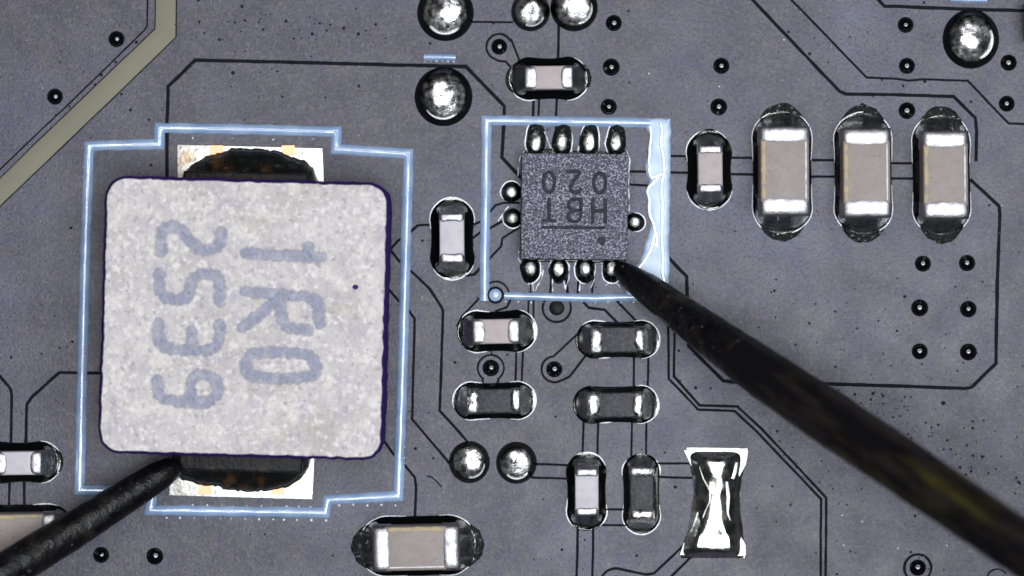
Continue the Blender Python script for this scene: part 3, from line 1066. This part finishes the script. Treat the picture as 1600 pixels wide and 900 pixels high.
ibody = bm_obj('body', bmI, M['ferrite'], ind, side=M['ferrite_side'], side_cut=0.97)

cosr, sinr = math.cos(-RZ), math.sin(-RZ)


def ind_conv(x, y):
    """zoomed drawing coordinates of the print to the inductor's local frame"""
    px, py = 200 + x / 2.647, 320 + y / 2.647
    q = Vector(((px - 381) * sI, (497 - py) * sI))
    return Vector((q.x * cosr - q.y * sinr, q.x * sinr + q.y * cosr))


IND_GLYPHS = [
    [([(137, 192), (137, 108), (165, 88), (205, 92), (232, 115), (280, 178), (312, 188), (355, 183), (383, 162), (385, 118)], False)],
    [([(130, 288), (131, 355), (152, 383), (190, 395), (236, 388), (258, 360), (262, 310), (290, 287), (340, 287), (378, 295), (381, 398)], False)],
    [([(126, 494), (124, 560), (160, 597), (250, 600), (345, 604), (377, 570), (380, 500)], False), ([(262, 528), (266, 590)], False)],
    [([(124, 728), (123, 780), (160, 810), (240, 816)], False), ([(325, 820), (372, 785), (370, 735), (335, 703), (285, 703), (258, 735), (258, 785), (275, 820)], True)],
    [([(490, 200), (600, 206), (795, 218)], False), ([(746, 178), (752, 205)], False)],
    [([(490, 358), (640, 374), (788, 380), (792, 488)], False), ([(742, 518), (660, 510), (640, 480), (625, 400)], False), ([(590, 415), (478, 505)], False)],
    [([(520, 608), (735, 614), (775, 645), (782, 690), (740, 720), (515, 715), (487, 688), (487, 642)], True)],
]
for g in IND_GLYPHS:
    glyph('printed_character', g, 0.222, IH + 0.006, M['ink_print'], ibody, ind_conv)
# dark chip in the surface
q = ind_conv(940, 340)
v, f = dome_mesh(0.05, 0.04, 25, rings=3, n=9, jit=0.5, seed=3)
o = mesh_obj('pit', v, f, M['ferrite_side'], ibody)
o.location = (q.x, q.y, IH - 0.002)


def loc_ind(px, py, z=0.0):
    w = W(px, py, z)
    q = Vector((w.x - ic.x, w.y - ic.y))
    return Vector((q.x * cosr - q.y * sinr, q.x * sinr + q.y * cosr))


for (pad_poly, arch, tab, edge_y, sgn) in (
        ([(277, 226), (504, 232), (507, 300), (278, 296)],
         [(283, 300), (285, 275), (298, 258), (318, 246), (340, 240), (362, 233), (400, 231), (430, 235), (452, 243), (475, 250), (490, 262), (497, 282), (500, 302)],
         [(290, 268), (484, 272), (486, 330), (288, 326)], 300, 1),
        ([(268, 700), (492, 705), (488, 780), (264, 774)],
         [(266, 690), (270, 735), (285, 750), (312, 757), (345, 762), (372, 768), (400, 768), (425, 767), (450, 760), (472, 748), (483, 732), (487, 715), (488, 695)],
         [(284, 670), (478, 674), (474, 738), (282, 733)], 690, -1)):
    bm_ = prism([loc_ind(x, y) for x, y in pad_poly], 0.004, 0.045, 0.012, 2)
    bm_obj('solder_pad', bm_, M['pad'], ind)
    for k, xx in enumerate((338, 450) if sgn > 0 else (320, 434)):
        yy = 236 if sgn > 0 else 766
        bm_ = prism([loc_ind(xx - 10, yy - 9), loc_ind(xx + 11, yy - 9), loc_ind(xx + 11, yy + 7), loc_ind(xx - 10, yy + 7)], 0.03, 0.0485, 0.003, 1)
        bm_obj('copper_patch', bm_, M['copper'], ind)
    ol = resample([loc_ind(x, y) for x, y in arch], 0.04)
    ol = [p + Vector((0, 0.03 * sgn * noise.noise(Vector((p.x * 8, p.y * 4, 1.7))) + 0.02 * sgn * noise.noise(Vector((p.x * 22, 0, 5))))) for p in ol]
    yb = loc_ind(380, edge_y).y
    inn = [Vector((p.x * 0.93 + (loc_ind(385, edge_y).x) * 0.07, yb)) for p in ol]
    v, f = ring_field(ol, inn, lambda u: 0.046 + 0.50 * (1 - u) ** 0.75, 14, jitter=0.07, seed=6.0 + sgn, closed=False)
    mesh_obj('solder_fillet', v, f, M['solder_brown'], ind)
    bm_ = prism([loc_ind(x, y) for x, y in tab], 0.30, 0.52, 0.05, 3)
    bm_obj('terminal', bm_, M['tab'], ind)


# ------------------------------------------------------------------ the black chip
CH = 0.55
cc = W(898, 322.5, CH)
RC = math.radians(-0.6)
chip_ic = thing('controller_chip', 'square grainy black chip marked HBT 020 upside down inside the printed box', 'chip', (cc.x, cc.y, 0), RC)
sC = (D - CH) / D * 0.01
bm_ = prism(rounded_rect(83 * sC, 82.5 * sC, 0.03, 2), 0.05, CH, 0.012, 2, draft=0.02)
cbody = bm_obj('body', bm_, M['epoxy'], chip_ic, side=M['epoxy_side'])
cr, sr = math.cos(-RC), math.sin(-RC)


def c_local(px, py, z):
    w = W(px, py, z)
    q = Vector((w.x - cc.x, w.y - cc.y))
    return Vector((q.x * cr - q.y * sr, q.x * sr + q.y * cr))


def cconv(x, y):
    return c_local(740 + x / 5, 180 + y / 5, CH)


def ell(cx, cy, rx, ry, n=22):
    return [(cx + rx * math.cos(2 * math.pi * i / n), cy + ry * math.sin(2 * math.pi * i / n)) for i in range(n)]


CG_ = [
    [(ell(588, 522, 44, 80), True)],
    [([(735, 438), (842, 438), (800, 490), (757, 550), (755, 585), (780, 604), (815, 602), (835, 582)], False)],
    [(ell(985, 529, 47, 78), True)],
    [([(588, 662), (588, 815)], False), ([(545, 824), (632, 824)], False)],
    [([(838, 655), (838, 830), (765, 830), (738, 808), (738, 770), (770, 745), (838, 742)], False), ([(770, 742), (742, 718), (742, 682), (768, 657), (838, 655)], False)],
    [([(930, 662), (930, 835)], False), ([(1028, 662), (1028, 835)], False), ([(930, 748), (1028, 748)], False)],
]
for g in CG_:
    glyph('marked_character', g, 0.058, CH + 0.005, M['laser'], cbody, cconv)
glyph('marked_line', [([(535, 876), (1020, 880)], False)], 0.046, CH + 0.005, M['laser'], cbody, cconv)
v, f = dome_mesh(0.064, 0.064, 4, rings=3, n=22)
o = mesh_obj('pin_one_dot', v, f, M['laser'], cbody)
q = c_local(940, 376, CH)
o.location = (q.x, q.y, CH + 0.001)


def pin(px, py, rx, ry, seed, deg=60, shift=(0, 0), green=False):
    q = c_local(px, py, 0)
    v, f = dome_mesh(rx * .01, ry * .01, deg, rings=12, n=30, jit=0.12, seed=seed)
    o = mesh_obj('pin', v, f, M['solder_pin'], chip_ic)
    o.location = (q.x, q.y, 0)
    n = 34
    ol = [Vector((q.x + (rx + 1.5) * .01 * math.cos(2 * math.pi * i / n) + shift[0] * .01 * max(0, math.sin(2 * math.pi * i / n) * (1 if shift[1] >= 0 else -1)),
                  q.y + (ry + 1.5) * .01 * math.sin(2 * math.pi * i / n) + shift[1] * .01 * max(0, math.sin(2 * math.pi * i / n) * (1 if shift[1] >= 0 else -1)))) for i in range(n)]
    ol = [p + (p - q) * 0.10 * noise.noise(Vector((p.x * 6, p.y * 6, seed))) for p in ol]
    inn = [q + (p - q) * 0.55 for p in ol]
    v, f = ring_field(ol, inn, lambda u: 0.006 + 0.09 * (1 - u) ** 0.8, 6, jitter=0.03, seed=seed)
    mesh_obj('flux_pool', v, f, M['residue' if green else 'flux'], chip_ic)
    row = [q + (p - q) * 1.0 for p in ol]
    k0 = int(seed * 7) % n
    row = [row[(k0 + i) % n] for i in range(19)]

    def prof(i, nn):
        k = 0.011 * (0.3 + abs(math.sin(math.pi * i / (nn - 1))) ** 0.6) * (1 + .5 * noise.noise(Vector((i * .7, seed, 1))))
        return [(-k, 0.006), (0, 0.022), (k, 0.006)]
    v, f = sweep(row, prof)
    mesh_obj('flux_rim_glint', v, f, M['flux_glint'], chip_ic)


for i, x in enumerate((837, 878, 920, 962)):
    pin(x, 224, 14.5, 21, 1.1 + i * 1.7, 50, (3, 12) if i else (0, 14), green=True)
for i, x in enumerate((829, 873, 914, 956)):
    pin(x, 419, 14.5, 17, 8.3 + i * 1.3, 48, (0, -6))
pin(799, 300, 15, 15, 15.1, 50)
pin(801, 341, 14, 14, 16.9, 46)
pin(992, 347, 14, 14, 18.2, 50)


# runs of flux beside the chip, their bright glints painted pale
def flux_run(pts, w=2.6, h=0.02):
    p = resample([c_local(x, y, 0) for x, y in pts], 0.025)
    s = rng.uniform(0, 50)

    def prof(i, nn):
        k = w * .005 * max(0.12, 0.55 + 1.3 * noise.noise(Vector((i * .3, s, 1))))
        o_ = 0.012 * noise.noise(Vector((i * .2, s, 4)))
        return [(-k + o_, 0.004), (-k * .4 + o_, h), (k * .4 + o_, h), (k + o_, 0.004)]
    v, f = sweep(p, prof)
    mesh_obj('flux_rim_glint', v, f, M['flux_glint'], chip_ic)


for pts in ([(822, 232), (812, 246), (809, 275)], [(893, 233), (894, 238), (903, 238), (905, 228)], [(934, 233), (936, 238), (945, 238), (947, 228)],
            [(979, 236), (984, 250), (982, 280), (983, 330)], [(848, 415), (848, 432), (838, 448), (836, 455)], [(826, 436), (828, 455)], [(832, 436), (833, 455)],
            [(863, 455), (864, 437), (880, 437), (884, 452)], [(889, 412), (889, 435), (884, 450)], [(905, 455), (907, 437), (920, 437)], [(930, 412), (929, 435), (923, 450)],
            [(932, 411), (941, 411), (941, 420)], [(811, 392), (809, 405), (818, 418)], [(980, 375), (983, 366), (982, 360)], [(946, 446), (958, 440), (967, 446), (972, 456)],
            [(846, 206), (851, 206), (856, 222), (861, 232)], [(836, 206), (838, 199), (841, 207)], [(795, 322), (783, 338), (778, 346)]):
    flux_run(pts)
for pts in ([(826, 430), (829, 462)], [(861, 430), (860, 458)], [(885, 430), (887, 458)], [(904, 432), (903, 458)], [(927, 432), (925, 458)]):
    T(pts, 5)
# dark glossy film between the pins
slab([(818, 234), (978, 236), (979, 300), (977, 409), (960, 411), (818, 409), (815, 380), (816, 300)], 0.02, 0.03, 'flux_film', M['flux'], None, rough=0.03, seed=6)
ff = bpy.data.objects['flux_film']
ff.parent = chip_ic
ff.matrix_parent_inverse = Matrix.Translation((-cc.x, -cc.y, 0))


# ink-covered via at the corner of the printed box
v, f = dome_mesh(0.105, 0.105, 40, rings=8, n=28)
o = mesh_obj('via', v, f, M['silk'], board)
o.location = W(774, 461, 0)
v, f = sweep(px2(arc(774, 461, 11.5, 0, 360, 28)[:-1]), [(-0.02, 0.004), (-0.01, 0.04), (0.01, 0.04), (0.02, 0.004)], True)
mesh_obj('via_ring', v, f, M['gap'], board)


# ------------------------------------------------------------------ the probes
def probe(label, stations, tip_part, seed):
    """stations: (px, py, z, radius in mm); a lathe along the bent axis, with scuffed skin."""
    pts = [(W(x, y, z), r) for x, y, z, r in stations]
    base = pts[0][0].copy()
    root = thing('test_probe', label, 'probe', base, 0)
    fine = []
    for (p0, r0), (p1, r1) in zip(pts, pts[1:]):
        k = max(2, int((p1 - p0).length / 0.08))
        for i in range(k):
            t = i / k
            fine.append((p0.lerp(p1, t), r0 + (r1 - r0) * t))
    fine.append(pts[-1])
    axis = (pts[-1][0] - pts[0][0]).normalized()
    side = axis.cross(Vector((0, 0, 1))).normalized()
    upv = side.cross(axis).normalized()

    def build(rows, name, cap0):
        v, f = [], []
        n = 32
        for p, r in rows:
            for i in range(n):
                a = 2 * math.pi * i / n
                d = side * math.cos(a) + upv * math.sin(a)
                q = p + d * r
                j = 0.014 * noise.noise(q * 1.6 + Vector((seed, 0, 0))) + 0.010 * noise.noise(q * 6 + Vector((seed, 3, 0)))
                q = q + d * r * j * 2
                v.append(q - base)
        for r in range(len(rows) - 1):
            for i in range(n):
                j = (i + 1) % n
                f.append((r * n + i, r * n + j, (r + 1) * n + j, (r + 1) * n + i))
        if cap0:
            c = len(v)
            v.append(rows[0][0] - base - axis * rows[0][1] * 0.4)
            for i in range(n):
                f.append((i, (i + 1) % n, c))
        return mesh_obj(name, v, f, M['probe' if cap0 or seed > 5 else 'shaft'], root)
    k = int(len(fine) * tip_part)
    build(fine[:k + 1], 'tip', True)
    build(fine[k:], 'shaft', False)
    return root


probe('long black tapered probe slanting from the chip to the lower right corner',
      [(968, 420, 0.24, 0.13), (985, 433, 0.36, 0.19), (1010, 450, 0.52, 0.235), (1100, 517, 1.35, 0.315), (1200, 589, 2.2, 0.385),
       (1300, 655, 3.1, 0.41), (1450, 757, 4.5, 0.405), (1600, 859, 5.8, 0.40), (1900, 1063, 8.2, 0.39)], 0.22, 2.0)
probe('short black probe touching the inductor terminal from the lower left corner',
      [(280, 726, 0.60, 0.10), (268, 732, 0.64, 0.18), (250, 743, 0.70, 0.225), (200, 774, 0.88, 0.26), (120, 825, 1.2, 0.285), (30, 880, 1.6, 0.31), (-150, 990, 2.4, 0.34)], 0.35, 9.0)

# dark part cut off at the right edge
bm_ = prism([W(1597, 8).xy, W(1660, 8).xy, W(1660, 62).xy, W(1600, 66).xy, W(1597, 50).xy], 0.0, 0.5, 0.05, 3)
oc = bm_obj('chip_component', bm_, M['flux'])
tag(oc, 'black part just showing at the right edge beside the corner solder bead', 'component')
